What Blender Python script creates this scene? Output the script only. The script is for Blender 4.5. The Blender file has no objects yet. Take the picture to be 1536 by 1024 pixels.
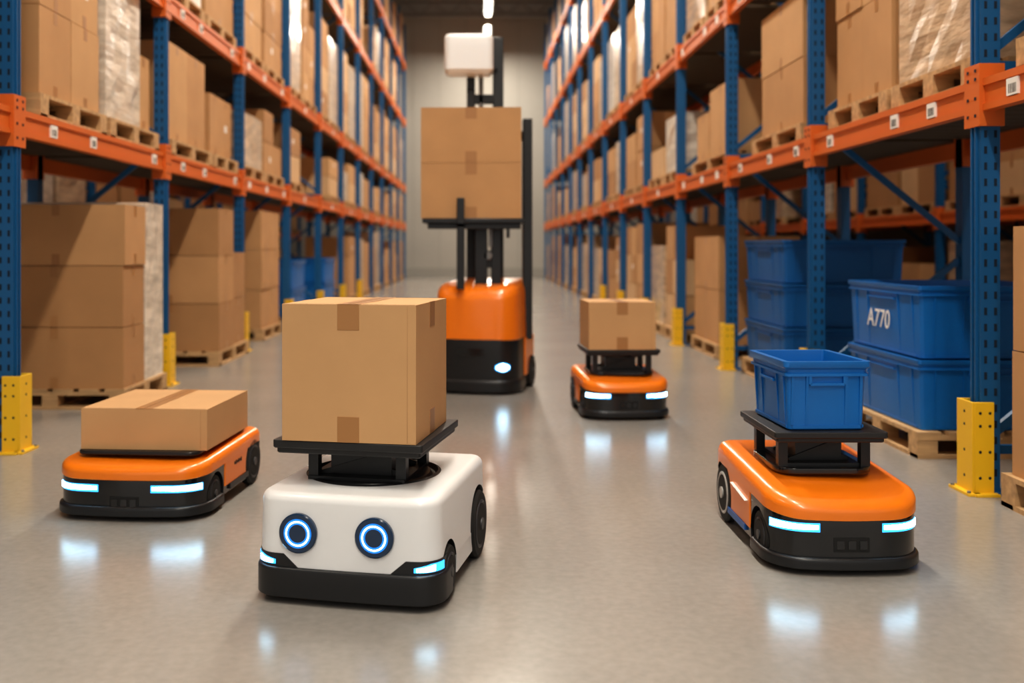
import bpy, math, random
from mathutils import Vector, Matrix
random.seed(11)
scene = bpy.context.scene

# ------------------------------------------------------------------ materials
MATS = {}
def mat(name, col, rough=0.5, metal=0.0, var=0.0, vscale=4.0, bump=0.0, bscale=60.0,
        emis=None, es=0.0, coat=0.0, stretch=(1, 1, 1), rot=(0, 0, 0)):
    m = bpy.data.materials.new(name); m.use_nodes = True
    nt = m.node_tree; b = nt.nodes["Principled BSDF"]
    b.inputs["Base Color"].default_value = (*col, 1)
    b.inputs["Roughness"].default_value = rough
    b.inputs["Metallic"].default_value = metal
    b.inputs["Coat Weight"].default_value = coat
    b.inputs["Coat Roughness"].default_value = 0.12
    if emis:
        b.inputs["Emission Color"].default_value = (*emis, 1)
        b.inputs["Emission Strength"].default_value = es
    if var or bump:
        tc = nt.nodes.new("ShaderNodeTexCoord"); mp = nt.nodes.new("ShaderNodeMapping")
        mp.inputs["Scale"].default_value = stretch; mp.inputs["Rotation"].default_value = rot
        nt.links.new(tc.outputs["Object"], mp.inputs["Vector"])
    if var:
        n = nt.nodes.new("ShaderNodeTexNoise"); n.inputs["Scale"].default_value = vscale
        n.inputs["Detail"].default_value = 4
        nt.links.new(mp.outputs[0], n.inputs["Vector"])
        r = nt.nodes.new("ShaderNodeValToRGB")
        r.color_ramp.elements[0].position = 0.3; r.color_ramp.elements[1].position = 0.7
        r.color_ramp.elements[0].color = (*[c * (1 - var) for c in col], 1)
        r.color_ramp.elements[1].color = (*[min(1, c * (1 + var)) for c in col], 1)
        nt.links.new(n.outputs["Fac"], r.inputs[0]); nt.links.new(r.outputs[0], b.inputs["Base Color"])
    if bump:
        n2 = nt.nodes.new("ShaderNodeTexNoise"); n2.inputs["Scale"].default_value = bscale
        n2.inputs["Detail"].default_value = 3
        nt.links.new(mp.outputs[0], n2.inputs["Vector"])
        bp = nt.nodes.new("ShaderNodeBump"); bp.inputs["Strength"].default_value = bump
        bp.inputs["Distance"].default_value = 0.02
        nt.links.new(n2.outputs["Fac"], bp.inputs["Height"]); nt.links.new(bp.outputs[0], b.inputs["Normal"])
    MATS[name] = m
    return m

mat("carton_a", (0.52, 0.295, 0.135), 0.8, var=0.06, vscale=3)
mat("carton_b", (0.58, 0.345, 0.165), 0.8, var=0.05, vscale=3)
mat("carton_c", (0.44, 0.24, 0.105), 0.8, var=0.06, vscale=3)
mat("carton_d", (0.64, 0.43, 0.24), 0.8, var=0.06, vscale=3)
mat("tape", (0.40, 0.20, 0.075), 0.36)
mat("seam", (0.16, 0.08, 0.035), 0.9)
mat("wrap", (0.60, 0.45, 0.31), 0.28, var=0.30, vscale=4, bump=0.4, bscale=6, stretch=(1, 1, 4), rot=(.5, .4, 0), coat=0.5)  # stretched noise streaks in the colour stand in for highlights on the film
mat("wrap_white", (0.68, 0.61, 0.52), 0.28, var=0.24, vscale=4, bump=0.4, bscale=6, stretch=(1, 1, 4), rot=(-.4, .6, 0), coat=0.5)  # paler film, highlights likewise painted as colour streaks
mat("pallet_wood", (0.52, 0.335, 0.17), 0.8, var=0.25, vscale=3, stretch=(1, 8, 8))
mat("rack_blue", (0.008, 0.105, 0.27), 0.40)
mat("rack_orange", (0.66, 0.15, 0.024), 0.42)
mat("dark_slot", (0.004, 0.015, 0.035), 0.8)
mat("deck", (0.09, 0.065, 0.04), 0.8)
mat("guard_yellow", (0.85, 0.52, 0.02), 0.45)
mat("label", (0.85, 0.84, 0.80), 0.5)
mat("ink", (0.02, 0.02, 0.02), 0.6)
mat("robot_white", (0.83, 0.84, 0.85), 0.34, coat=0.2)
mat("robot_orange", (0.90, 0.225, 0.010), 0.30, coat=0.4)
mat("black_plastic", (0.014, 0.015, 0.017), 0.36)
mat("black_gloss", (0.008, 0.009, 0.011), 0.12, coat=0.5)
mat("black_tray", (0.018, 0.018, 0.019), 0.45)
mat("rubber", (0.010, 0.010, 0.010), 0.7)
mat("rim_grey", (0.05, 0.05, 0.055), 0.4, metal=0.3)
mat("rim_light", (0.50, 0.49, 0.47), 0.35, metal=0.2)
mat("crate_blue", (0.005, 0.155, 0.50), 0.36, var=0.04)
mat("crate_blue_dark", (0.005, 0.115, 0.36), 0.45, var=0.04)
mat("skirt_blue", (0.02, 0.12, 0.40), 0.4)
mat("led", (0.8, 0.95, 1), 0.4, emis=(0.46, 0.79, 1.0), es=20.0)
mat("led_halo", (0.05, 0.3, 0.6), 0.3, emis=(0.03, 0.38, 1.0), es=2.4)  # bluish glow at the LED edges, made as its own emissive band
mat("eye_navy", (0.003, 0.028, 0.08), 0.18, coat=0.6)
mat("eye_halo", (0.01, 0.1, 0.3), 0.3, emis=(0.015, 0.24, 0.9), es=1.2)  # blue halo of the white eye ring, drawn as a glowing annulus
mat("eye_white", (0.8, 0.9, 1), 0.4, emis=(0.70, 0.90, 1.0), es=6.0)
mat("tube", (1, 1, 1), 0.5, emis=(1.0, 0.92, 0.78), es=18.0)
mat("fixture", (0.6, 0.6, 0.6), 0.5)
mat("wall", (0.42, 0.405, 0.37), 0.8, var=0.05, vscale=0.4)
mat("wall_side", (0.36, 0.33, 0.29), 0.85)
mat("wall_trim", (0.34, 0.33, 0.30), 0.7)
mat("ceiling", (0.24, 0.235, 0.23), 0.85)
mat("steel", (0.22, 0.22, 0.22), 0.5, metal=0.4)
mat("floor", (0.305, 0.288, 0.265), 0.23, var=0.07, vscale=1.0)
for k in ("tube", "eye_halo", "eye_white", "led_halo"):
    try: MATS[k].cycles.emission_sampling = 'NONE'
    except Exception: pass
def floor_mottle():
    nt = MATS["floor"].node_tree; b = nt.nodes["Principled BSDF"]
    src = b.inputs["Base Color"].links[0].from_socket
    tc = nt.nodes.new("ShaderNodeTexCoord"); n = nt.nodes.new("ShaderNodeTexNoise")
    n.inputs["Scale"].default_value = 30; n.inputs["Detail"].default_value = 8
    nt.links.new(tc.outputs["Object"], n.inputs["Vector"])
    mr = nt.nodes.new("ShaderNodeMapRange"); mr.inputs["From Min"].default_value = 0.2
    mr.inputs["From Max"].default_value = 0.8; mr.inputs["To Min"].default_value = 0.90; mr.inputs["To Max"].default_value = 1.08
    nt.links.new(n.outputs["Fac"], mr.inputs["Value"])
    vm = nt.nodes.new("ShaderNodeVectorMath"); vm.operation = 'SCALE'
    nt.links.new(src, vm.inputs[0]); nt.links.new(mr.outputs[0], vm.inputs["Scale"])
    nt.links.new(vm.outputs[0], b.inputs["Base Color"])
floor_mottle()

# ------------------------------------------------------------------ mesh builder
class MB:
    def __init__(s): s.v = []; s.f = []; s.m = []; s.names = []
    def mi(s, n):
        if n not in s.names: s.names.append(n)
        return s.names.index(n)
    def add(s, vs, fs, m):
        o = len(s.v); s.v += [tuple(p) for p in vs]; k = s.mi(m)
        for f in fs: s.f.append([i + o for i in f]); s.m.append(k)
    def box(s, x0, x1, y0, y1, z0, z1, m):
        vs = [(x0,y0,z0),(x1,y0,z0),(x1,y1,z0),(x0,y1,z0),(x0,y0,z1),(x1,y0,z1),(x1,y1,z1),(x0,y1,z1)]
        s.add(vs, [(3,2,1,0),(4,5,6,7),(0,1,5,4),(1,2,6,5),(2,3,7,6),(3,0,4,7)], m)
    def cbox(s, cx, cy, cz, dx, dy, dz, m):
        s.box(cx-dx/2, cx+dx/2, cy-dy/2, cy+dy/2, cz-dz/2, cz+dz/2, m)
    def bar(s, p, q, w, h, m):
        p = Vector(p); q = Vector(q); d = (q - p).normalized()
        up = Vector((0, 1, 0)) if abs(d.y) < 0.9 else Vector((0, 0, 1))
        a = d.cross(up).normalized() * w / 2; b = d.cross(a).normalized() * h / 2
        vs = [p-a-b, p+a-b, p+a+b, p-a+b, q-a-b, q+a-b, q+a+b, q-a+b]
        s.add(vs, [(3,2,1,0),(4,5,6,7),(0,1,5,4),(1,2,6,5),(2,3,7,6),(3,0,4,7)], m)
    def loft(s, rings, m, cap0=True, cap1=True):
        n = len(rings[0]); vs = [p for r in rings for p in r]; fs = []
        for i in range(len(rings)-1):
            for j in range(n):
                a = i*n+j; b = i*n+(j+1) % n
                fs.append((a, b, b+n, a+n))
        if cap0: fs.append(tuple(range(n-1, -1, -1)))
        if cap1: fs.append(tuple((len(rings)-1)*n + j for j in range(n)))
        s.add(vs, fs, m)
    def lathe(s, c, prof, axis, m, n=40):
        rings = []
        for r, t in prof:
            ring = []
            for j in range(n):
                a = 2*math.pi*j/n; u = r*math.cos(a); w = r*math.sin(a)
                if axis == 'X': ring.append((c[0]+t, c[1]+u, c[2]+w))
                elif axis == 'Y': ring.append((c[0]-u, c[1]+t, c[2]+w))
                else: ring.append((c[0]+u, c[1]+w, c[2]+t))
            rings.append(ring)
        s.loft(rings, m)
    def build(s, name, parent=None, loc=(0,0,0), rz=0, bevel=0, sharp=35, smooth=True):
        me = bpy.data.meshes.new(name); me.from_pydata(s.v, [], s.f)
        for n in s.names: me.materials.append(MATS[n])
        me.polygons.foreach_set("material_index", s.m)
        me.polygons.foreach_set("use_smooth", [smooth]*len(s.f))
        me.update()
        if smooth: me.set_sharp_from_angle(angle=math.radians(sharp))
        ob = bpy.data.objects.new(name, me); scene.collection.objects.link(ob)
        ob.location = loc; ob.rotation_euler = (0, 0, rz)
        if parent: ob.parent = parent
        if bevel:
            b = ob.modifiers.new("bevel", 'BEVEL'); b.width = bevel; b.segments = 2
            b.limit_method = 'ANGLE'; b.angle_limit = math.radians(50)
        return ob

def empty(name, loc, rz=0):
    e = bpy.data.objects.new(name, None); scene.collection.objects.link(e)
    e.location = loc; e.rotation_euler = (0, 0, rz); e.empty_display_size = 0.2
    return e

def cut(ob, cutters):
    for c in cutters:
        md = ob.modifiers.new("b", 'BOOLEAN'); md.operation = 'DIFFERENCE'; md.object = c; md.solver = 'EXACT'
        try: md.material_mode = 'TRANSFER'
        except Exception: pass
    bpy.context.view_layer.update()
    dg = bpy.context.evaluated_depsgraph_get()
    me = bpy.data.meshes.new_from_object(ob.evaluated_get(dg))
    ob.modifiers.clear(); ob.data = me
    for c in cutters: bpy.data.objects.remove(c, do_unlink=True)
    for p in me.polygons: p.use_smooth = True
    me.set_sharp_from_angle(angle=math.radians(35))

def ring(w, l, rf, rb, z, bow=0.0, cx=0, cy=0, n=8, nf=12):
    hw, hl = w/2, l/2; pts = []
    for (x, y, r, a0) in ((hw-rf, -hl+rf, rf, -90), (hw-rb, hl-rb, rb, 0), (-hw+rb, hl-rb, rb, 90), (-hw+rf, -hl+rf, rf, 180)):
        for i in range(n+1):
            a = math.radians(a0 + 90*i/n); pts.append((x + r*math.cos(a), y + r*math.sin(a)))
    x0, x1 = -hw+rf, hw-rf
    for i in range(1, nf): pts.append((x0 + (x1-x0)*i/nf, -hl))
    out = []
    for x, y in pts:
        if bow and y < -hl + max(rf, 0.001) + 1e-6:
            y += bow*min(1, (abs(x)/hw)**2)
        out.append((x+cx, y+cy, z))
    return out

class Path:   # arc-length path around a ring, s=0 at the front centre, + toward +x
    def __init__(s, rg):
        n = len(rg); k = min(range(n), key=lambda i: (abs(rg[i][0]) if rg[i][1] < 0 else 99))
        s.p = [Vector(rg[(k+i) % n][:2]) for i in range(n)] + [Vector(rg[k][:2])]
        s.c = [0]
        for i in range(n): s.c.append(s.c[-1] + (s.p[i+1]-s.p[i]).length)
    def at(s, t):
        t %= s.c[-1]
        for i in range(len(s.c)-1):
            if s.c[i+1] >= t and s.c[i+1] > s.c[i]:
                f = (t-s.c[i])/(s.c[i+1]-s.c[i]); d = (s.p[i+1]-s.p[i]).normalized()
                return s.p[i].lerp(s.p[i+1], f), Vector((d.y, -d.x))
        return s.p[0], Vector((0, -1))

def band(mb, path, s0, s1, z0, z1, off, th, m, n=16):
    rings = []
    for i in range(n+1):
        t = i/n; s = s0+(s1-s0)*t; p, nn = path.at(s)
        a = z0(t) if callable(z0) else z0; b = z1(t) if callable(z1) else z1
        po = p + nn*off; pi = p + nn*(off-th)
        rings.append([(po.x, po.y, a), (po.x, po.y, b), (pi.x, pi.y, b), (pi.x, pi.y, a)])
    mb.loft(rings, m)

def pillow(mb, w, l, rf, rb, z0, z1, round_, m, bow=0, cx=0, cy=0, bot=0.004, taper=0.0, slope=None, k=6):
    prof = [(z0, bot), (z0+bot, 0)]
    zt = z1-round_
    for i in range(1, 4): prof.append((z0+bot+(zt-z0-bot)*i/3, taper*i/3))
    for i in range(1, k+1):
        a = math.pi/2*i/k; prof.append((zt+round_*math.sin(a), taper+round_*(1-math.cos(a))))
    rings = []
    for z, ins in prof:
        rr = ring(w-2*ins, l-2*ins, max(rf-ins, 0.004), max(rb-ins, 0.004), z, bow, cx, cy)
        if slope: rr = [(x, y, slope(x, y, zz)) for x, y, zz in rr]
        rings.append(rr)
    mb.loft(rings, m)

def wheel(mb, cx, cy, cz, r, w, side, rim="rim_grey"):
    mb.lathe((cx, cy, cz), [(r*0.8, -w/2), (r*0.93, -w/2), (r, -w/2+w*0.2), (r, w/2-w*0.2), (r*0.93, w/2), (r*0.8, w/2)], 'X', "rubber")
    o = side*(w/2)
    mb.lathe((cx+o, cy, cz), [(r*0.72, -0.004), (r*0.72, 0.002), (r*0.66, 0.005), (r*0.6, 0.001)] if side > 0 else
             [(r*0.6, -0.001), (r*0.66, -0.005), (r*0.72, -0.002), (r*0.72, 0.004)], 'X', rim)
    mb.lathe((cx+o, cy, cz), [(r*0.62, -0.003), (r*0.60, side*0.004)] if side > 0 else [(r*0.60, -0.004), (r*0.62, 0.003)], 'X', "rubber")
    mb.lathe((cx+o, cy, cz), [(r*0.2, -0.01), (r*0.18, 0.01)], 'X', rim, 20)

# ------------------------------------------------------------------ cartons, pallets, crates
G = 0.003
def carton(mb, x0, x1, y0, y1, z0, z1, m="carton_a", tape=True, tw=0.06, drop=0.10, faces="fs"):
    mb.box(x0, x1, y0, y1, z0, z1, m)
    if not tape: return
    e = 0.0012; cx = (x0+x1)/2; cy = (y0+y1)/2
    mb.box(cx-tw/2, cx+tw/2, y0-e, y1+e, z1-0.001, z1+e, "tape")
    if "f" in faces:
        for ya, yb in ((y0-e, y0+0.001), (y1-0.001, y1+e)):
            mb.box(cx-tw/2, cx+tw/2, ya, yb, z1-drop, z1+e, "tape")
            mb.box(cx-tw/2, cx+tw/2, ya, yb, z0, z0+drop, "tape")
    if "s" in faces:
        for xa, xb in ((x0-e, x0+0.001), (x1-0.001, x1+e)):
            mb.box(xa, xb, cy-tw/2, cy+tw/2, z1-drop, z1+e, "tape")
            mb.box(xa, xb, cy-tw/2, cy+tw/2, z0, z0+drop, "tape")

def carton_obj(loc, rz, w, d, h, m="carton_a", tw=0.075, drop=0.085, faces="fs"):
    mb = MB(); carton(mb, -w/2, w/2, -d/2, d/2, 0, h, m, True, tw, drop, faces)
    e = 0.0007
    mb.box(-0.0015, 0.0015, -d/2, d/2, h-0.001, h+0.0016, "seam")
    for y in (-d/2+0.004, d/2-0.0065): mb.box(-w/2+0.004, w/2-0.004, y, y+0.0015, h-0.001, h+e, "seam")
    mb.box(w/2-0.03, w/2-0.0285, -d/2-e, -d/2+0.001, 0.004, h-0.004, "carton_c")
    return mb.build("cardboard_box", None, loc, rz, bevel=0.004)

def pallet(mb, x0, x1, y0, y1, z, detail=True):
    w = x1-x0; l = y1-y0
    nb = 6 if detail else 3
    bw = w/(nb*1.25)
    for i in range(nb):
        xx = x0 + (w-bw)*i/(nb-1); mb.box(xx, xx+bw, y0, y1, z+0.122, z+0.144, "pallet_wood")
    for i in range(3):
        yy = y0 + (l-0.12)*i/2; mb.box(x0, x1, yy, yy+0.12, z+0.100, z+0.122, "pallet_wood")
        for j in range(3):
            xx = x0 + (w-0.11)*j/2
            mb.box(xx, xx+0.11, yy+0.002, yy+0.118, z+0.022, z+0.100, "pallet_wood")
    for j in range(3):
        xx = x0 + (w-0.11)*j/2; mb.box(xx, xx+0.11, y0, y1, z, z+0.022, "pallet_wood")
    if detail:
        for yy in (y0, y1-0.1): mb.box(x0, x1, yy+0.001, yy+0.099, z+0.001, z+0.021, "pallet_wood")

SH = ["carton_a", "carton_b", "carton_c", "carton_a", "carton_d"]
def stack(mb, x0, x1, y0, y1, z0, h, nx, ny, nz, shades=None, tape=True, skip=0.0, lab=0.0):
    sh = shades or SH
    for k in range(nz):
        for i in range(nx):
            for j in range(ny):
                if skip and k == nz-1 and random.random() < skip: continue
                jx = random.uniform(-.006, .006); jy = random.uniform(-.006, .006)
                xa = x0+(x1-x0)*i/nx+G+jx; xb = x0+(x1-x0)*(i+1)/nx-G+jx
                ya = y0+(y1-y0)*j/ny+G+jy; yb = y0+(y1-y0)*(j+1)/ny-G+jy
                za = z0+h*k/nz+0.001; zb = z0+h*(k+1)/nz-0.004
                carton(mb, xa, xb, ya, yb, za, zb, random.choice(sh), tape, 0.055, 0.08, "fs")
                if random.random() < lab:
                    zc = (za+zb)/2+random.uniform(-.05, .08); yc = (ya+yb)/2+random.uniform(-.08, .08)
                    xs = xa if x0 > 0 else xb
                    mb.box(xs-.0015, xs+.0015, yc-.05, yc+.05, zc-.035, zc+.035, "label")

def wrapped(mb, x0, x1, y0, y1, z0, h, m="wrap", n=7, nz=10):
    rings = []
    for k in range(nz+1):
        z = z0+h*k/nz; rr = []
        cor = [(x0, y0), (x1, y0), (x1, y1), (x0, y1)]
        for c in range(4):
            a = cor[c]; b = cor[(c+1) % 4]
            for i in range(n):
                t = i/n; d = 0.0 if i == 0 else random.uniform(-0.012, 0.008)
                x = a[0]+(b[0]-a[0])*t; y = a[1]+(b[1]-a[1])*t
                nx, ny = (b[1]-a[1]), -(b[0]-a[0]); L = math.hypot(nx, ny)
                rr.append((x+nx/L*d, y+ny/L*d, z))
        rings.append(rr)
    mb.loft(rings, m)

def crate(mb, w, l, h, z=0, cx=0, cy=0, m="crate_blue", taper=0.02, det=True):
    def R(ins, zz, r=0.02): return ring(w-2*ins, l-2*ins, r, r, z+zz, 0, cx, cy, 4, 2)
    mb.loft([R(taper+.004, 0), R(taper, .004), R(0.012, h-0.055), R(0.0, h-0.055), R(0, h-0.045), R(0.008, h-0.043), R(.007, h-.03),
             R(0, h-0.026), R(-0.004, h-0.02), R(-0.004, h), R(0.018, h, .01), R(0.02, h-0.02, .01), R(taper+0.012, 0.012, .01)], m)
    if not det: return
    hw, hl = w/2, l/2
    zb, zt = z+0.02, z+h-0.05
    for sx in (-1, 1):
        for yy in (-hl*0.78, -hl*0.42, hl*0.42, hl*0.78):
            x_b = cx+sx*(hw-taper-.004); x_t = cx+sx*(hw-0.010)
            mb.bar((x_b, cy+yy, zb), (x_t, cy+yy, zt), 0.012, 0.010, m)
    for sy in (-1, 1):
        for xx in (-hw*0.80, -hw*0.46, hw*0.46, hw*0.80):
            y_b = cy+sy*(hl-taper-.004); y_t = cy+sy*(hl-0.010)
            mb.bar((cx+xx, y_b, zb), (cx+xx, y_t, zt), 0.010, 0.011, m)
        y_ = cy+sy*(hl-0.008)
        mb.cbox(cx, y_, z+h-0.085, w*0.40, 0.014, 0.01, m)
        mb.cbox(cx-w*0.2, y_, z+h-0.065, 0.01, 0.014, 0.04, m); mb.cbox(cx+w*0.2, y_, z+h-0.065, 0.01, 0.014, 0.04, m)
    for sx in (-1, 1):
        mb.cbox(cx+sx*(hw-0.006), cy, z+h-0.085, 0.014, l*0.36, 0.01, m)
        mb.cbox(cx+sx*(hw-taper-.001), cy, z+0.012, 0.01, l*0.85, 0.012, m)
    for sy in (-1, 1): mb.cbox(cx, cy+sy*(hl-taper-.001), z+0.012, w*0.8, 0.01, 0.012, m)

# ------------------------------------------------------------------ room shell
def plane_box(name, x0, x1, y0, y1, z0, z1, m):
    mb = MB(); mb.box(x0, x1, y0, y1, z0, z1, m); return mb.build(name, smooth=False)
XW = 9.5; YB = -9.0; YF = 38.0; H = 10.0
plane_box("floor", -XW, XW, YB, YF, -0.1, 0, "floor")
plane_box("wall_far", -XW, XW, YF, YF+0.2, 0, H, "wall")
plane_box("wall_left", -XW-0.2, -XW, YB, YF, 0, H, "wall_side")
plane_box("wall_right", XW, XW+0.2, YB, YF, 0, H, "wall_side")
plane_box("ceiling", -XW, XW, YB, YF, H, H+0.2, "ceiling")
plane_box("baseboard_far", -XW, XW, YF-0.05, YF, 0, 0.35, "wall_trim")
mb = MB()
for i in range(20): mb.box(-XW+i, -XW+i+0.03, YF-0.012, YF, 0.35, H, "wall_trim")
mb.build("trim_1", smooth=False)
mb = MB()
for y in range(-6, 38, 6):
    mb.box(-XW, XW, y, y+0.18, H-0.55, H-0.45, "steel"); mb.box(-XW, XW, y, y+0.18, H-0.1, H, "steel")
    for i in range(18):
        x = -XW+i*1.05; mb.bar((x, y+.09, H-.5), (x+.52, y+.09, H-.05), .05, .05, "steel"); mb.bar((x+.52, y+.09, H-.05), (x+1.05, y+.09, H-.5), .05, .05, "steel")
for x in (.3, -4.9, 4.6): mb.box(x-.03, x+.03, YB, YF, H-.60, H-.55, "steel")   # rails carrying the lamps
mb.build("ceiling_truss")

# ------------------------------------------------------------------ lighting
def strip(x, y, z, L, power, w=0.35):
    e = empty("strip_light", (x, y, z))
    mb = MB()
    mb.box(-0.12, 0.12, -L/2, L/2, 0.02, 0.09, "fixture"); mb.box(-0.07, 0.07, -L/2+.03, L/2-.03, -0.03, 0.02, "tube")
    for s in (-1, 1): mb.box(-0.008, 0.008, s*L*.4-.008, s*L*.4+.008, 0.09, H-z-.602, "fixture")
    mb.build("fixture", e)
    ld = bpy.data.lights.new("lamp", 'AREA'); ld.shape = 'RECTANGLE'; ld.size = w; ld.size_y = L
    ld.energy = power; ld.color = (1.0, 0.91, 0.785)
    lo = bpy.data.objects.new("lamp", ld); scene.collection.objects.link(lo)
    lo.parent = e; lo.location = (0, 0, -0.05)
for y in (-6, -2, 2, 6.5, 11, 15.5, 20, 24.5, 31, 35.0):  # first two hang unseen behind the camera, added for frontal fill
    strip(0.3, y, 8.6, 2.4, 290 if y < 30 else 400)
for x in (-4.9, 4.6):
    for y in (2, 9, 17, 26): strip(x, y, 8.6, 2.4, 200)
w = bpy.data.worlds.new("w"); scene.world = w; w.use_nodes = True
w.node_tree.nodes["Background"].inputs[0].default_value = (1.0, 0.96, 0.91, 1)
w.node_tree.nodes["Background"].inputs[1].default_value = 0.85

# ------------------------------------------------------------------ racks
def rack(name, sgn, xf, depth, y0, pitch, n, levels, det=3, back=False):
    e = empty(name, (0, 0, 0))
    P = 0.10; top = 9.0
    xb = xf+sgn*depth
    def bx(mb, xa, xc, *a): mb.box(min(xa, xc), max(xa, xc), *a)
    ps = MB(); bs = MB(); dk = MB(); sl = MB()
    for i in range(n):
        y = y0+pitch*i
        for xa in (xf, xb-sgn*P):
            bx(ps, xa, xa+sgn*0.09, y-P/2, y+P/2, 0, top, "rack_blue")
        bx(ps, xf-sgn*0.012, xf, y-P/2+.028, y-.012, 0.02, top, "rack_blue")
        bx(ps, xf-sgn*0.012, xf, y+.012, y+P/2-.028, 0.02, top, "rack_blue")
        bx(ps, xf-sgn*.03, xf+sgn*.13, y-.08, y+.08, 0, 0.012, "rack_blue")
        z = 0.25; k = 0
        while z < top-1.0:
            a = (xf+sgn*.05, y, z); b = (xb-sgn*.05, y, z+0.85)
            if k % 2: a, b = (xb-sgn*.05, y, z), (xf+sgn*.05, y, z+.85)
            ps.bar(a, b, .04, .03, "rack_blue")
            if k % 2 == 0: ps.bar((xf+sgn*.05, y, z-.05), (xb-sgn*.05, y, z-.05), .04, .03, "rack_blue")
            z += 0.9; k += 1
        if i <= det:
            z = 0.1
            while z < 4.2:
                for o in (-.033, .033):
                    sl.cbox(xf+sgn*.045+o*.7, y-P/2, z, .013, .004, .034, "dark_slot")
                sl.cbox(xf-sgn*.001, y, z, .004, .016, .03, "dark_slot")
                z += 0.075
        for L in levels:
            for xa in (xf, xb):
                s2 = sgn if xa == xf else -sgn
                bx(bs, xa-s2*.018, xa+s2*.10, y-P/2-.022, y+P/2+.022, L-.22, L+.07, "rack_orange")
                if i <= det and xa == xf:
                    for zz in (-.17, -.09, .0, .04):
                        bs.cbox(xa-sgn*.019, y-.035, L+zz, .004, .014, .014, "dark_slot")
                        bs.cbox(xa-sgn*.019, y+.035, L+zz, .004, .014, .014, "dark_slot")
    for i in range(n-1):
        ya = y0+pitch*i+P/2+.02; yb = y0+pitch*(i+1)-P/2-.02
        for L in levels:
            for xa, s2 in ((xf, sgn), (xb, -sgn)):
                bx(bs, xa+s2*.008, xa+s2*.055, ya, yb, L-.15, L, "rack_orange")
                bx(bs, xa-s2*.002, xa+s2*.008, ya, yb, L-.15, L-.118, "rack_orange")
                bx(bs, xa-s2*.002, xa+s2*.008, ya, yb, L-.035, L, "rack_orange")
            if i <= det+3:
                nn = 12
                for k in range(nn):
                    yy = ya+(yb-ya)*k/nn; bx(dk, xf+sgn*.056, xb-sgn*.056, yy+.005, yy+(yb-ya)/nn*.93, L-.03, L-.002, "deck")
            else:
                bx(dk, xf+sgn*.056, xb-sgn*.056, ya, yb, L-.03, L-.002, "deck")
            if i <= 9 and L < 4 and not back:
                for t in ((.13, .42, .86) if i < 4 else (.5,)):
                    t += random.uniform(-.05, .05); yy = ya+(yb-ya)*t
                    bx(sl, xf-sgn*.0045, xf+sgn*.0085, yy-.045, yy+.045, L-.115, L-.04, "label")
                    if i < 3:
                        for q in range(7):
                            bx(sl, xf-sgn*.0055, xf-sgn*.004, yy-.035+q*.0095, yy-.035+q*.0095+random.choice((.002, .004)), L-.105, L-.065, "ink")
    ps.build("uprights", e, smooth=False); bs.build("beams", e, smooth=False)
    dk.build("decking", e, smooth=False)
    if sl.v: sl.build("labels_and_slots", e, smooth=False)
    return e

XL, XR = -2.60, 2.335
DL = 1.15
LL = [1.93, 3.27, 5.6, 7.6]; LR = [1.93, 3.45, 5.6, 7.6]
YL0, PL, NL = 2.93, 2.70, 13
YR0, PR, NR = 2.35, 2.35, 15
rack("pallet_rack", -1, XL, DL, YL0, PL, NL, LL)
rack("pallet_rack", 1, XR, DL, YR0, PR, NR, LR)
rack("pallet_rack", -1, -6.3, DL, 2.9, 2.7, 13, [1.6, 3.3, 5.4, 7.5], det=-1, back=True)
rack("pallet_rack", 1, 6.0, DL, 2.3, 2.7, 13, [1.6, 3.3, 5.4, 7.5], det=-1, back=True)

def guard(xf, sgn, y):
    mb = MB(); a = -sgn
    def bx(x0, x1, *r): mb.box(min(x0, x1), max(x0, x1), *r)
    bx(a*.040, a*.052, -.075, .075, .01, .43, "guard_yellow")
    bx(-a*.050, a*.040, -.075, -.063, .01, .43, "guard_yellow")
    bx(-a*.050, a*.040, .063, .075, .01, .43, "guard_yellow")
    bx(a*.02, a*.080, -.10, .10, 0, .013, "guard_yellow")
    bx(-a*.06, a*.05, -.115, -.075, 0, .013, "guard_yellow"); bx(-a*.06, a*.05, .075, .115, 0, .013, "guard_yellow")
    for z in (.08, .2, .32, .38):
        for x in (-.03, .015): mb.lathe((a*x, -.0755, z), [(.007, -.0015), (.007, .0015)], 'Y', "ink", 12)
        mb.lathe((a*.0525, 0, z), [(.007, -.0015), (.007, .0015)], 'X', "ink", 12)
    for x, y2 in ((.07, -.08), (.07, .08)): mb.lathe((a*x, y2, .013), [(.010, 0), (.010, .01)], 'Z', "steel", 6)
    mb.build("rack_post_guard", None, (xf, y, 0), 0, bevel=.003)
for i in range(1, 8):
    guard(XL, -1, YL0+PL*i); guard(XR, 1, YR0+PR*i)

# ------------------------------------------------------------------ pallet loads near
def load(specs, pal, z, name="pallet_of_cartons", det=True):
    mb = MB(); pallet(mb, *pal, z, det)
    zt = z+0.144
    for s in specs:
        k = s[0]
        if k == "c": _, x0, x1, y0, y1, h, nx, ny, nz, sh = s[:10]; stack(mb, x0, x1, y0, y1, zt, h, nx, ny, nz, sh, lab=.25 if z > 1 else 0)
        elif k == "w": _, x0, x1, y0, y1, h, m = s; wrapped(mb, x0, x1, y0, y1, zt, h, m)
    return mb.build(name, smooth=False)
A = ["carton_a", "carton_b"]; C = ["carton_c", "carton_a"]
load([("c", -3.5, -2.51, 7.08, 7.52, 1.31, 1, 1, 3, C), ("w", -3.5, -2.52, 7.54, 7.98, 1.34, "wrap_white")], (-3.56, -2.50, 7.06, 8.02), 0)
load([("c", -3.45, -2.50, 9.62, 10.2, 1.38, 1, 1, 3, C), ("c", -3.4, -2.52, 10.22, 10.78, .95, 1, 1, 2, C)], (-3.5, -2.49, 9.6, 10.82), 0)
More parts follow.
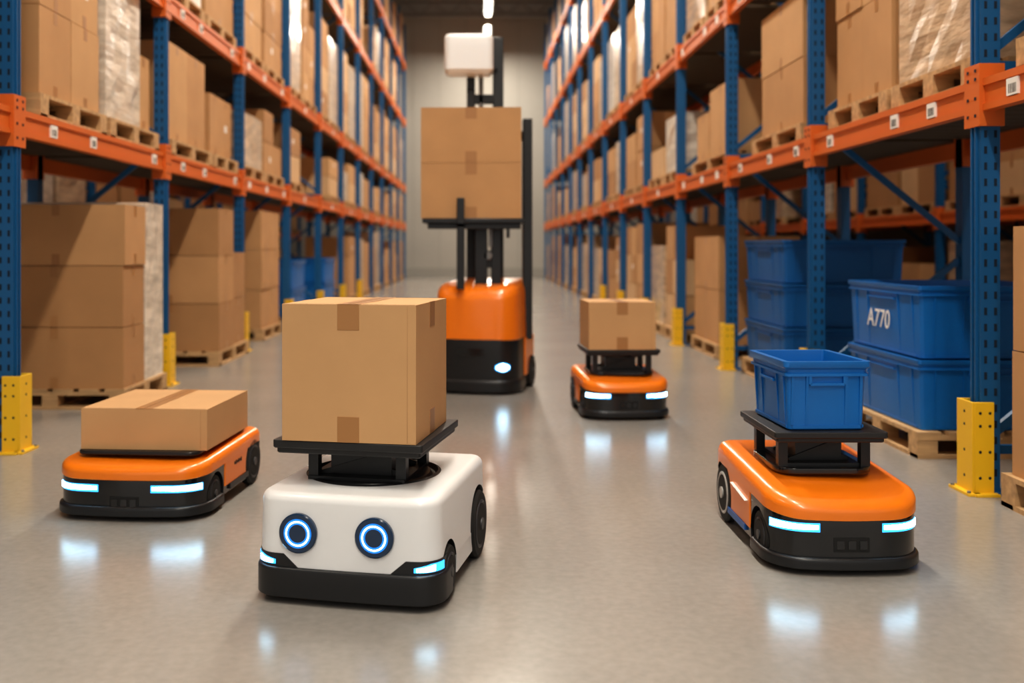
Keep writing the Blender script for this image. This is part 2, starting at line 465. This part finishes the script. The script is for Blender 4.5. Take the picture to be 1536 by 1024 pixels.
load([("c", -3.5, -2.65, 12.2, 13.3, 1.45, 1, 2, 3, A)], (-3.55, -2.63, 12.2, 13.4), 0)
zl = 1.93
load([("c", -3.55, -2.66, 6.05, 7.0, 1.10, 1, 2, 2, A)], (-3.62, -2.62, 5.98, 7.05), zl)
load([("w", -3.55, -2.66, 7.13, 7.85, 1.05, "wrap_white"), ("c", -3.55, -2.68, 7.87, 8.15, .6, 1, 1, 1, A)], (-3.62, -2.62, 7.12, 8.2), zl)
load([("c", -3.55, -2.68, 8.6, 9.8, .86, 1, 2, 1, A)], (-3.62, -2.62, 8.55, 9.85), zl)
load([("c", -3.55, -2.68, 9.98, 10.85, .62, 1, 2, 1, A)], (-3.62, -2.62, 9.92, 10.9), zl)
load([("w", -3.55, -2.68, 3.3, 4.3, 1.0, "wrap")], (-3.6, -2.64, 3.25, 4.35), zl)
load([("c", 2.36, 3.3, 3.45, 4.42, 1.1, 1, 1, 2, A)], (2.33, 3.35, 3.40, 4.46), 0)
load([("c", 2.46, 3.3, 10.25, 11.4, 1.12, 1, 1, 2, A)], (2.43, 3.35, 10.2, 11.45), 0)
load([("w", 2.43, 3.35, 4.9, 5.78, 1.15, "wrap")], (2.39, 3.40, 4.84, 5.80), zl)
load([("c", 2.43, 3.35, 5.9, 6.8, 1.2, 1, 2, 2, A)], (2.39, 3.40, 5.86, 6.84), zl)
load([("c", 2.43, 3.35, 7.5, 8.6, 1.02, 1, 1, 2, A)], (2.39, 3.40, 7.42, 8.75), zl)
load([("c", 2.43, 3.35, 9.6, 10.5, .7, 1, 1, 1, A), ("c", 2.43, 3.35, 10.55, 11.1, .5, 1, 1, 1, A)], (2.39, 3.40, 9.6, 11.2), zl)
load([("c", 2.43, 3.35, 3.4, 4.4, 1.1, 1, 2, 2, A)], (2.39, 3.40, 3.36, 4.45), zl)

# ------------------------------------------------------------------ blue crates on pallets
def crate_stack(pal, cells, m="crate_blue"):
    e = empty("pallet_of_plastic_crates", (0, 0, 0))
    mb = MB(); pallet(mb, *pal, 0); mb.build("pallet", e, smooth=False)
    mb = MB()
    for (x0, x1, y0, y1, z0, h) in cells:
        crate(mb, x1-x0, y1-y0, h, z0, (x0+x1)/2, (y0+y1)/2, m, 0.025)
    mb.build("crates", e)
    return e
ce = crate_stack((2.38, 3.36, 5.42, 6.55), [(2.40, 3.34, 5.45, 6.5, .145, .385), (2.40, 3.34, 5.45, 6.5, .535, .40)])
cu = bpy.data.curves.new("printed_code", 'FONT'); cu.body = "A770"; cu.size = 0.155; cu.extrude = 0.001
cu.align_x = 'CENTER'; cu.materials.append(MATS["label"])
to = bpy.data.objects.new("printed_code", cu); scene.collection.objects.link(to); to.parent = ce
to.location = (2.405, 6.02, .67); to.rotation_euler = (math.radians(90-2), 0, math.radians(-90))
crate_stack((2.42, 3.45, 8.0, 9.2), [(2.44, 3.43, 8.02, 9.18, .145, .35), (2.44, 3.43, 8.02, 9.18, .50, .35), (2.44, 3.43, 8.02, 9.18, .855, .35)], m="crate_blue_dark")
crate_stack((-3.5, -2.62, 14.2, 15.3), [(-3.48, -2.64, 14.2, 15.3, .145, .4), (-3.48, -2.64, 14.2, 15.3, .55, .4)])
crate_stack((-3.5, -2.62, 17.2, 18.4), [(-3.48, -2.64, 17.2, 18.4, .145, .4), (-3.48, -2.64, 17.2, 18.4, .55, .4)])

# ------------------------------------------------------------------ distant loads (one mass per row)
def fill(name, sgn, xf, y0, pitch, n, levels, skipset, prob=0.93):
    mb = MB()
    allv = [0.0]+levels
    for i in range(n-1):
        for li, z in enumerate(allv):
            if (i, li) in skipset: continue
            nxt = allv[li+1] if li+1 < len(allv) else z+2.0
            room = nxt-z-0.15-0.144-0.15
            span = pitch-0.16; half = span/2
            for h2 in range(2):
                if random.random() > prob: continue
                ya = y0+pitch*i+0.08+half*h2+random.uniform(.03, .08); yb = y0+pitch*i+0.08+half*(h2+1)-random.uniform(.03, .08)
                x0 = xf+sgn*.04; x1 = xf+sgn*1.0
                xa, xb = min(x0, x1), max(x0, x1)
                pallet(mb, xa, xb, ya, yb, z, False)
                h = room*random.uniform(.62, .95) if li != 2 else room*random.uniform(.7, .95)
                h = min(h, 1.9)
                r = random.random()
                ia, ib = xa+.03, xb-.03
                if r < (0.3 if li < 2 else .5):
                    wrapped(mb, ia, ib, ya+.03, yb-.03, z+.144, h, random.choice(("wrap", "wrap_white", "wrap")), 4, 6)
                else:
                    nz = max(1, round(h/.45)); stack(mb, ia, ib, ya+.03, yb-.03, z+.144, h, 1, random.choice((1, 2)), nz, None, i < 4, .15, .15)
    mb.build(name, smooth=False)
sk = {(0, 0), (1, 0), (2, 0), (0, 1), (1, 1), (2, 1), (3, 0), (4, 0), (5, 0)}
fill("stacked_pallet_loads", -1, XL, YL0, PL, NL, LL, sk)
sk = {(0, 0), (1, 0), (2, 0), (3, 0), (0, 1), (1, 1), (2, 1), (3, 1)}
fill("stacked_pallet_loads", 1, XR, YR0, PR, NR, LR, sk)
fill("stacked_pallet_loads", -1, -6.3, 2.9, 2.7, 13, [1.6, 3.3, 5.4, 7.5], set(), .9)
fill("stacked_pallet_loads", 1, 6.0, 2.3, 2.7, 13, [1.6, 3.3, 5.4, 7.5], set(), .9)

# ------------------------------------------------------------------ lift tray used by robots
def lift(e, w, d, zb, zt, cx=0, cy=0, th=0.04, px=.30, py=.26):
    mb = MB()
    pillow(mb, w, d, .012, .012, zt-th*.6, zt, .004, "black_tray", cx=cx, cy=cy)
    pillow(mb, w-.02, d-.02, .012, .012, zt-th, zt-th*.6, .002, "black_tray", cx=cx, cy=cy)
    for sx in (-1, 1):
        for sy in (-1, 1):
            mb.cbox(cx+sx*w*px, cy+sy*d*py, (zb+zt-th)/2, .035, .035, zt-th-zb, "black_plastic")
    mb.cbox(cx, cy, (zb+zt-th)/2-.01, w*.42, d*.4, (zt-th-zb)*.7, "black_plastic")
    for sy in (-1, 1):
        mb.bar((cx-w*.27, cy+sy*d*.2, zb+.01), (cx+w*.27, cy+sy*d*.2, zt-th-.005), .02, .012, "black_tray")
        mb.bar((cx-w*.27, cy+sy*d*.18, zt-th-.005), (cx+w*.27, cy+sy*d*.18, zb+.01), .02, .012, "black_tray")
    mb.cbox(cx, cy, zb+.004, w*.66, d*.62, .012, "black_plastic")
    mb.build("lift_platform", e)

# ------------------------------------------------------------------ white robot with eyes
def white_robot(loc, rz):
    e = empty("eyed_delivery_robot", loc, rz)
    W, L = .62, .76
    mb = MB(); pillow(mb, W, L, .075, .06, .112, .354, .030, "robot_white", bow=.012, taper=.005, k=8)
    body = mb.build("body", e)
    cs = []
    def cyl(c, r, ax, t0, t1):
        m2 = MB(); m2.lathe(c, [(r, t0), (r, t1)], ax, "black_plastic", 64); o = m2.build("c", e); cs.append(o)
    cyl((-.02, .0, 0), .238, 'Z', .312, .5)
    for sx in (-1, 1):
        cyl((0, .235, .125), .138, 'X', sx*.265 if sx > 0 else -.4, .4 if sx > 0 else -.265)
        cyl((0, -.225, .090), .102, 'X', sx*.265 if sx > 0 else -.4, .4 if sx > 0 else -.265)
    cut(body, cs)
    mb = MB()
    pillow(mb, W-.09, L-.03, .06, .06, .035, .125, .004, "black_plastic")
    mb.lathe((-.02, .0, .312), [(.237, -.03), (.237, .040), (.228, .046), (.218, .030), (.208, .030), (.20, .042), (.19, .044), (.0, .044)], 'Z', "black_plastic", 56)
    mb.build("chassis", e)
    mb = MB()
    pillow(mb, W+.022, .20, .088, .03, .022, .118, .010, "black_plastic", bow=.012, cy=-L/2+.10-.013)
    mb.build("bumper", e)
    mb = MB()
    for sx in (-1, 1):
        mb.cbox(sx*(W/2-.012), .01, .085, .02, .24, .07, "robot_white")
        wheel(mb, sx*(W/2-.018), .235, .122, .122, .05, sx); wheel(mb, sx*(W/2-.02), -.225, .088, .088, .045, sx)
    mb.build("wheels", e)
    p = Path(ring(W, L, .075, .06, 0, .012))
    mb = MB()
    for s in (-1, 1):
        a, b = .155, .40
        band(mb, p, s*a, s*.205, .112, (lambda t: .118+.042*t), .002, .012, "black_plastic", 6)
        band(mb, p, s*.205, s*b, .112, .160, .002, .012, "black_plastic", 16)
        band(mb, p, s*.232, s*.345, .126, (lambda t: .140+.012*min(1, t*2)), .004, .008, "led_halo", 12)
        band(mb, p, s*.24, s*.30, .129, (lambda t: .139+.009*t), .006, .006, "led", 12)
    mb.build("corner_lights", e)
    mb = MB(); fy = -L/2+.001
    for cx in (-.152, .104):
        cz = .230
        mb.lathe((cx, fy+.004, cz), [(.064, 0), (.064, -.010), (.060, -.013)], 'Y', "eye_navy", 56)
        def ann(r0, r1, y, m):
            n = 56; vs = []; fs = []
            for j in range(n):
                a = 2*math.pi*j/n
                vs += [(cx+r0*math.cos(a), y, cz+r0*math.sin(a)), (cx+r1*math.cos(a), y, cz+r1*math.sin(a))]
            for j in range(n):
                k = (j+1) % n; fs.append((2*j, 2*j+1, 2*k+1, 2*k))
            mb.add(vs, fs, m)
        ann(.029, .047, fy-.0095, "eye_halo"); ann(.0355, .0405, fy-.0102, "eye_white")
    mb.build("eyes", e)
    lift(e, .52, .52, .356, .504, -.03, -.01, .045)
    return e
white_robot((-.352, 3.555, 0), math.radians(-12))
carton_obj((-.388, 3.52, .505), math.radians(-10.5), .460, .46, .455, "carton_b", faces="fs")

# ------------------------------------------------------------------ orange robots
def orange_robot(loc, rz, W, L, Hb, Ht, slope, tray=None, rim="rim_grey", wr=.115, wf=.09, stripe=True, led=(.10, .27), ledz=None, sensor=True, hood_round=.035):
    e = empty("orange_transport_robot", loc, rz)
    bow = .035; rf = .12
    def sl(x, y, z):
        t = max(0, min(1, (-y+.02)/(L/2+.02)))
        t = t*t
        return z - slope*t*max(0, (z-.09))/(Ht-.09)
    mb = MB()
    pillow(mb, W-.010, L-.010, rf-.005, .06, .045, Hb+.02, .01, "black_gloss", bow=bow, slope=sl)
    body = mb.build("core", e)
    mb = MB()
    pillow(mb, W, L, rf, .07, Hb, Ht, hood_round, "robot_orange", bow=bow, slope=sl, bot=.006, k=8)
    mb.build("hood", e)
    mb = MB()
    y0 = -L/2+.30; LL_ = L/2-y0
    rings = [ring(W-.001, LL_, .01, .07, z, 0, 0, (y0+L/2)/2-.0005) for z in (.085, Hb+.012)]
    rings = [[(x, y, sl(x, y, z) if z > .1 else z) for x, y, z in r] for r in rings]
    mb.loft(rings, "robot_orange")
    side = mb.build("side_shell", e)
    WH = ((L/2-.15, wr), (-L/2+.20, wf))
    for ob in (side, body):
        cs = []
        for sx in (-1, 1):
            for yy, r in WH:
                m2 = MB(); a, b = (W/2-.06, W/2+.1) if sx > 0 else (-W/2-.1, -W/2+.06)
                m2.lathe((0, yy, r), [(r+.012, a), (r+.012, b)], 'X', "black_plastic", 48); cs.append(m2.build("c", e))
        cut(ob, cs)
    mb = MB()
    for sx in (-1, 1):
        wheel(mb, sx*(W/2-.022), WH[0][0], wr, wr, .044, sx, rim)
        wheel(mb, sx*(W/2-.034), WH[1][0], wf, wf, .044, sx, "rim_grey")
    mb.build("wheels", e)
    mb = MB()
    pillow(mb, W+.016, .30, rf+.008, .03, .022, .064, .014, "black_plastic", bow=bow, cy=-L/2+.15-.012)
    pillow(mb, W-.10, L-.1, .05, .05, .03, .09, .004, "black_plastic")
    mb.build("bumper", e)
    mb = MB()
    for sx in (-1, 1): mb.cbox(sx*(W/2-.004), .06, .072, .016, L-.60, .024, "skirt_blue" if stripe else "black_plastic")
    if stripe:
        for sx in (-1, 1):
            mb.bar((sx*(W/2+.0005), .12, Hb*.86), (sx*(W/2+.0005), -.10, Hb*.78), .022, .003, "label")
    else:
        for q in range(6):
            mb.cbox(W/2+.0005, .0+q*.018, Hb*.86, .002, .010, .018 if q % 2 else .012, "ink")
    mb.build("side_trim", e)
    p = Path(ring(W-.010, L-.010, rf-.005, .06, 0, bow)); mb = MB()
    lz = ledz or Hb*.78
    for s in (-1, 1):
        a, b = led
        band(mb, p, s*(a-.006), s*(b+.006), (lambda t: lz-.017), (lambda t: lz+.014), .002, .004, "led_halo", 16)
        band(mb, p, s*a, s*b, (lambda t: lz-.012+.005*(1-t)), (lambda t: lz+.012-.005*(1-t)), .004, .005, "led", 16)
    if sensor:
        band(mb, p, -.062, .062, lz-.085, lz-.035, .003, .01, "rubber", 6)
        for x in (-.04, 0, .04): band(mb, p, x-.013, x+.013, lz-.075, lz-.045, .006, .006, "black_gloss", 3)
    mb.build("lights_and_sensor", e)
    if tray:
        w, d, zt, cy = tray
        mb = MB(); pillow(mb, w*.88, d*.80, .08, .08, Ht-.02, Ht+.004, .004, "black_gloss", cy=cy); mb.build("lift_well", e)
        lift(e, w, d, Ht+.004, zt, 0, cy, px=.37, py=.30)
    return e

orange_robot((1.304, 3.92, 0), math.radians(0.0), .555, .86, .232, .318, .070, tray=(.42, .50, .465, .02), rim="rim_light", wr=.12, wf=.090, ledz=.168, led=(.115, .29), hood_round=.042)
mb = MB(); crate(mb, .322, .43, .257, taper=.018)
mb.build("plastic_crate", None, (1.290, 3.93, .4665), math.radians(2))
orange_robot((-1.448, 4.61, 0), math.radians(-5), .665, .86, .188, .256, .032, rim="rim_grey", wr=.11, wf=.08, ledz=.138, led=(.12, .33), stripe=False, hood_round=.034)
mb = MB(); pillow(mb, .54, .68, .05, .05, 0, .018, .006, "black_plastic"); mb.build("load_plate", bpy.data.objects["orange_transport_robot.001"], (0, .03, .252))
carton_obj((-1.430, 4.62, .271), math.radians(-4), .56, .58, .178, "carton_b", faces="")
orange_robot((.975, 6.98, 0), math.radians(3), .58, .74, .215, .292, .055, tray=(.50, .46, .452, .02), wr=.11, wf=.085, ledz=.162, led=(.125, .30), stripe=False, hood_round=.04)
carton_obj((.965, 7.0, .453), math.radians(2), .455, .46, .322, "carton_b", faces="f")

# ------------------------------------------------------------------ forklift
def forklift():
    e = empty("robotic_forklift", (0, 0, 0))
    c = (.045, 8.14, 0); rz = math.radians(-14)
    W, L = .67, .78
    mb = MB()
    pillow(mb, W, L, .15, .06, .03, .44, .01, "black_plastic", bow=.05, taper=.0)
    pillow(mb, W+.03, L*.5, .16, .03, .025, .12, .03, "black_plastic", bow=.05, cy=-L/4-.012)
    mb.build("base", e, c, rz)
    mb = MB()
    def sl(x, y, z):
        t = max(0, min(1, (-y)/(L/2))); return z-.10*t*t*max(0, (z-.55))/.33
    pillow(mb, W+.01, L, .14, .08, .41, .89, .09, "robot_orange", bow=.05, slope=sl, taper=.01, bot=.02, k=10)
    for sx in (-1, 1):
        mb.box(sx*W/2-.012, sx*W/2+.012, -.02, L/2-.06, .12, .42, "robot_orange")
    mb.build("hood", e, c, rz)
    mb = MB()
    for sx in (-1, 1): wheel(mb, sx*(W/2-.01), .22, .13, .13, .07, sx)
    mb.build("wheels", e, c, rz)
    mb = MB(); p = Path(ring(W, L, .15, .06, 0, .05))
    band(mb, p, .18, .30, (lambda t: .18+.02*(1-math.sin(math.pi*t))), (lambda t: .25-.02*(1-math.sin(math.pi*t))), .002, .006, "led_halo", 10)
    band(mb, p, .19, .29, (lambda t: .188+.02*(1-math.sin(math.pi*t))), (lambda t: .242-.02*(1-math.sin(math.pi*t))), .005, .006, "led", 10)
    band(mb, p, -.12, .10, .30, .36, .003, .006, "black_gloss", 8)
    mb.build("headlight", e, c, rz)
    mb = MB(); k = "black_plastic"
    mb.box(.36, .435, 8.10, 8.22, .4, 2.19, k)
    mb.box(.365, .42, 8.22, 8.46, .4, 2.12, k)
    mb.box(-.10, -.03, 8.44, 8.54, .45, 2.60, k)
    mb.box(.12, .21, 8.44, 8.54, .45, 2.92, k)
    mb.box(-.10, .42, 8.46, 8.52, 2.05, 2.13, k); mb.box(-.1, .2, 8.46, 8.52, 2.36, 2.44, k)
    mb.box(.0, .04, 8.46, 8.5, .6, 2.6, "steel")
    mb.build("mast", e, bevel=.006)
    mb = MB()
    mb.box(-.44, .36, 7.80, 8.42, 1.335, 1.372, k)
    mb.box(-.40, .33, 7.84, 7.90, 1.29, 1.335, k)
    mb.box(-.17, -.11, 7.745, 7.785, .82, 1.53, k)
    mb.box(-.17, -.11, 7.745, 7.86, 1.30, 1.335, k)
    mb.box(-.03, .07, 7.98, 8.10, .85, 1.335, k); mb.box(.10, .18, 8.0, 8.10, .85, 1.335, k)
    mb.box(-.03, .18, 8.02, 8.08, .98, 1.12, k); mb.lathe((.075, 7.99, 1.08), [(.035, -.01), (.035, .05)], 'Y', "steel", 20)
    mb.box(.22, .245, 7.9, 7.93, 1.22, 1.335, k); mb.box(.08, .11, 7.96, 8.0, 1.15, 1.335, "steel")
    mb.build("load_carriage", e, bevel=.005)
    mb = MB(); pillow(mb, .40, .28, .05, .05, 2.57, 2.89, .04, "robot_white", cx=-.08, cy=8.28, bot=.03)
    mb.box(-.09, -.04, 8.40, 8.5, 2.48, 2.64, k); mb.box(.0, .16, 8.38, 8.48, 2.64, 2.79, k)
    mb.build("sensor_head", e)
forklift()
carton_obj((-.052, 8.10, 1.373), math.radians(-1.5), .785, .58, .432, "carton_a", faces="f", tw=.09, drop=.09)
carton_obj((-.052, 8.10, 1.807), math.radians(-1.5), .785, .58, .432, "carton_a", faces="f", tw=.09, drop=.09)

# ------------------------------------------------------------------ camera
cd = bpy.data.cameras.new("camera"); cam = bpy.data.objects.new("camera", cd); scene.collection.objects.link(cam)
cam.location = (0, 0, 1.15); cam.rotation_euler = (math.radians(90), 0, 0)
cd.sensor_width = 36; cd.lens = 36*1500/1536
cd.shift_x = 50/1536; cd.shift_y = -142/1536
cd.dof.use_dof = True; cd.dof.focus_distance = 3.5; cd.dof.aperture_fstop = 1.6
scene.camera = cam
scene.view_settings.view_transform = 'Standard'
try: scene.view_settings.look = 'Medium High Contrast'
except Exception: scene.view_settings.look = 'None'
scene.view_settings.exposure = -0.28
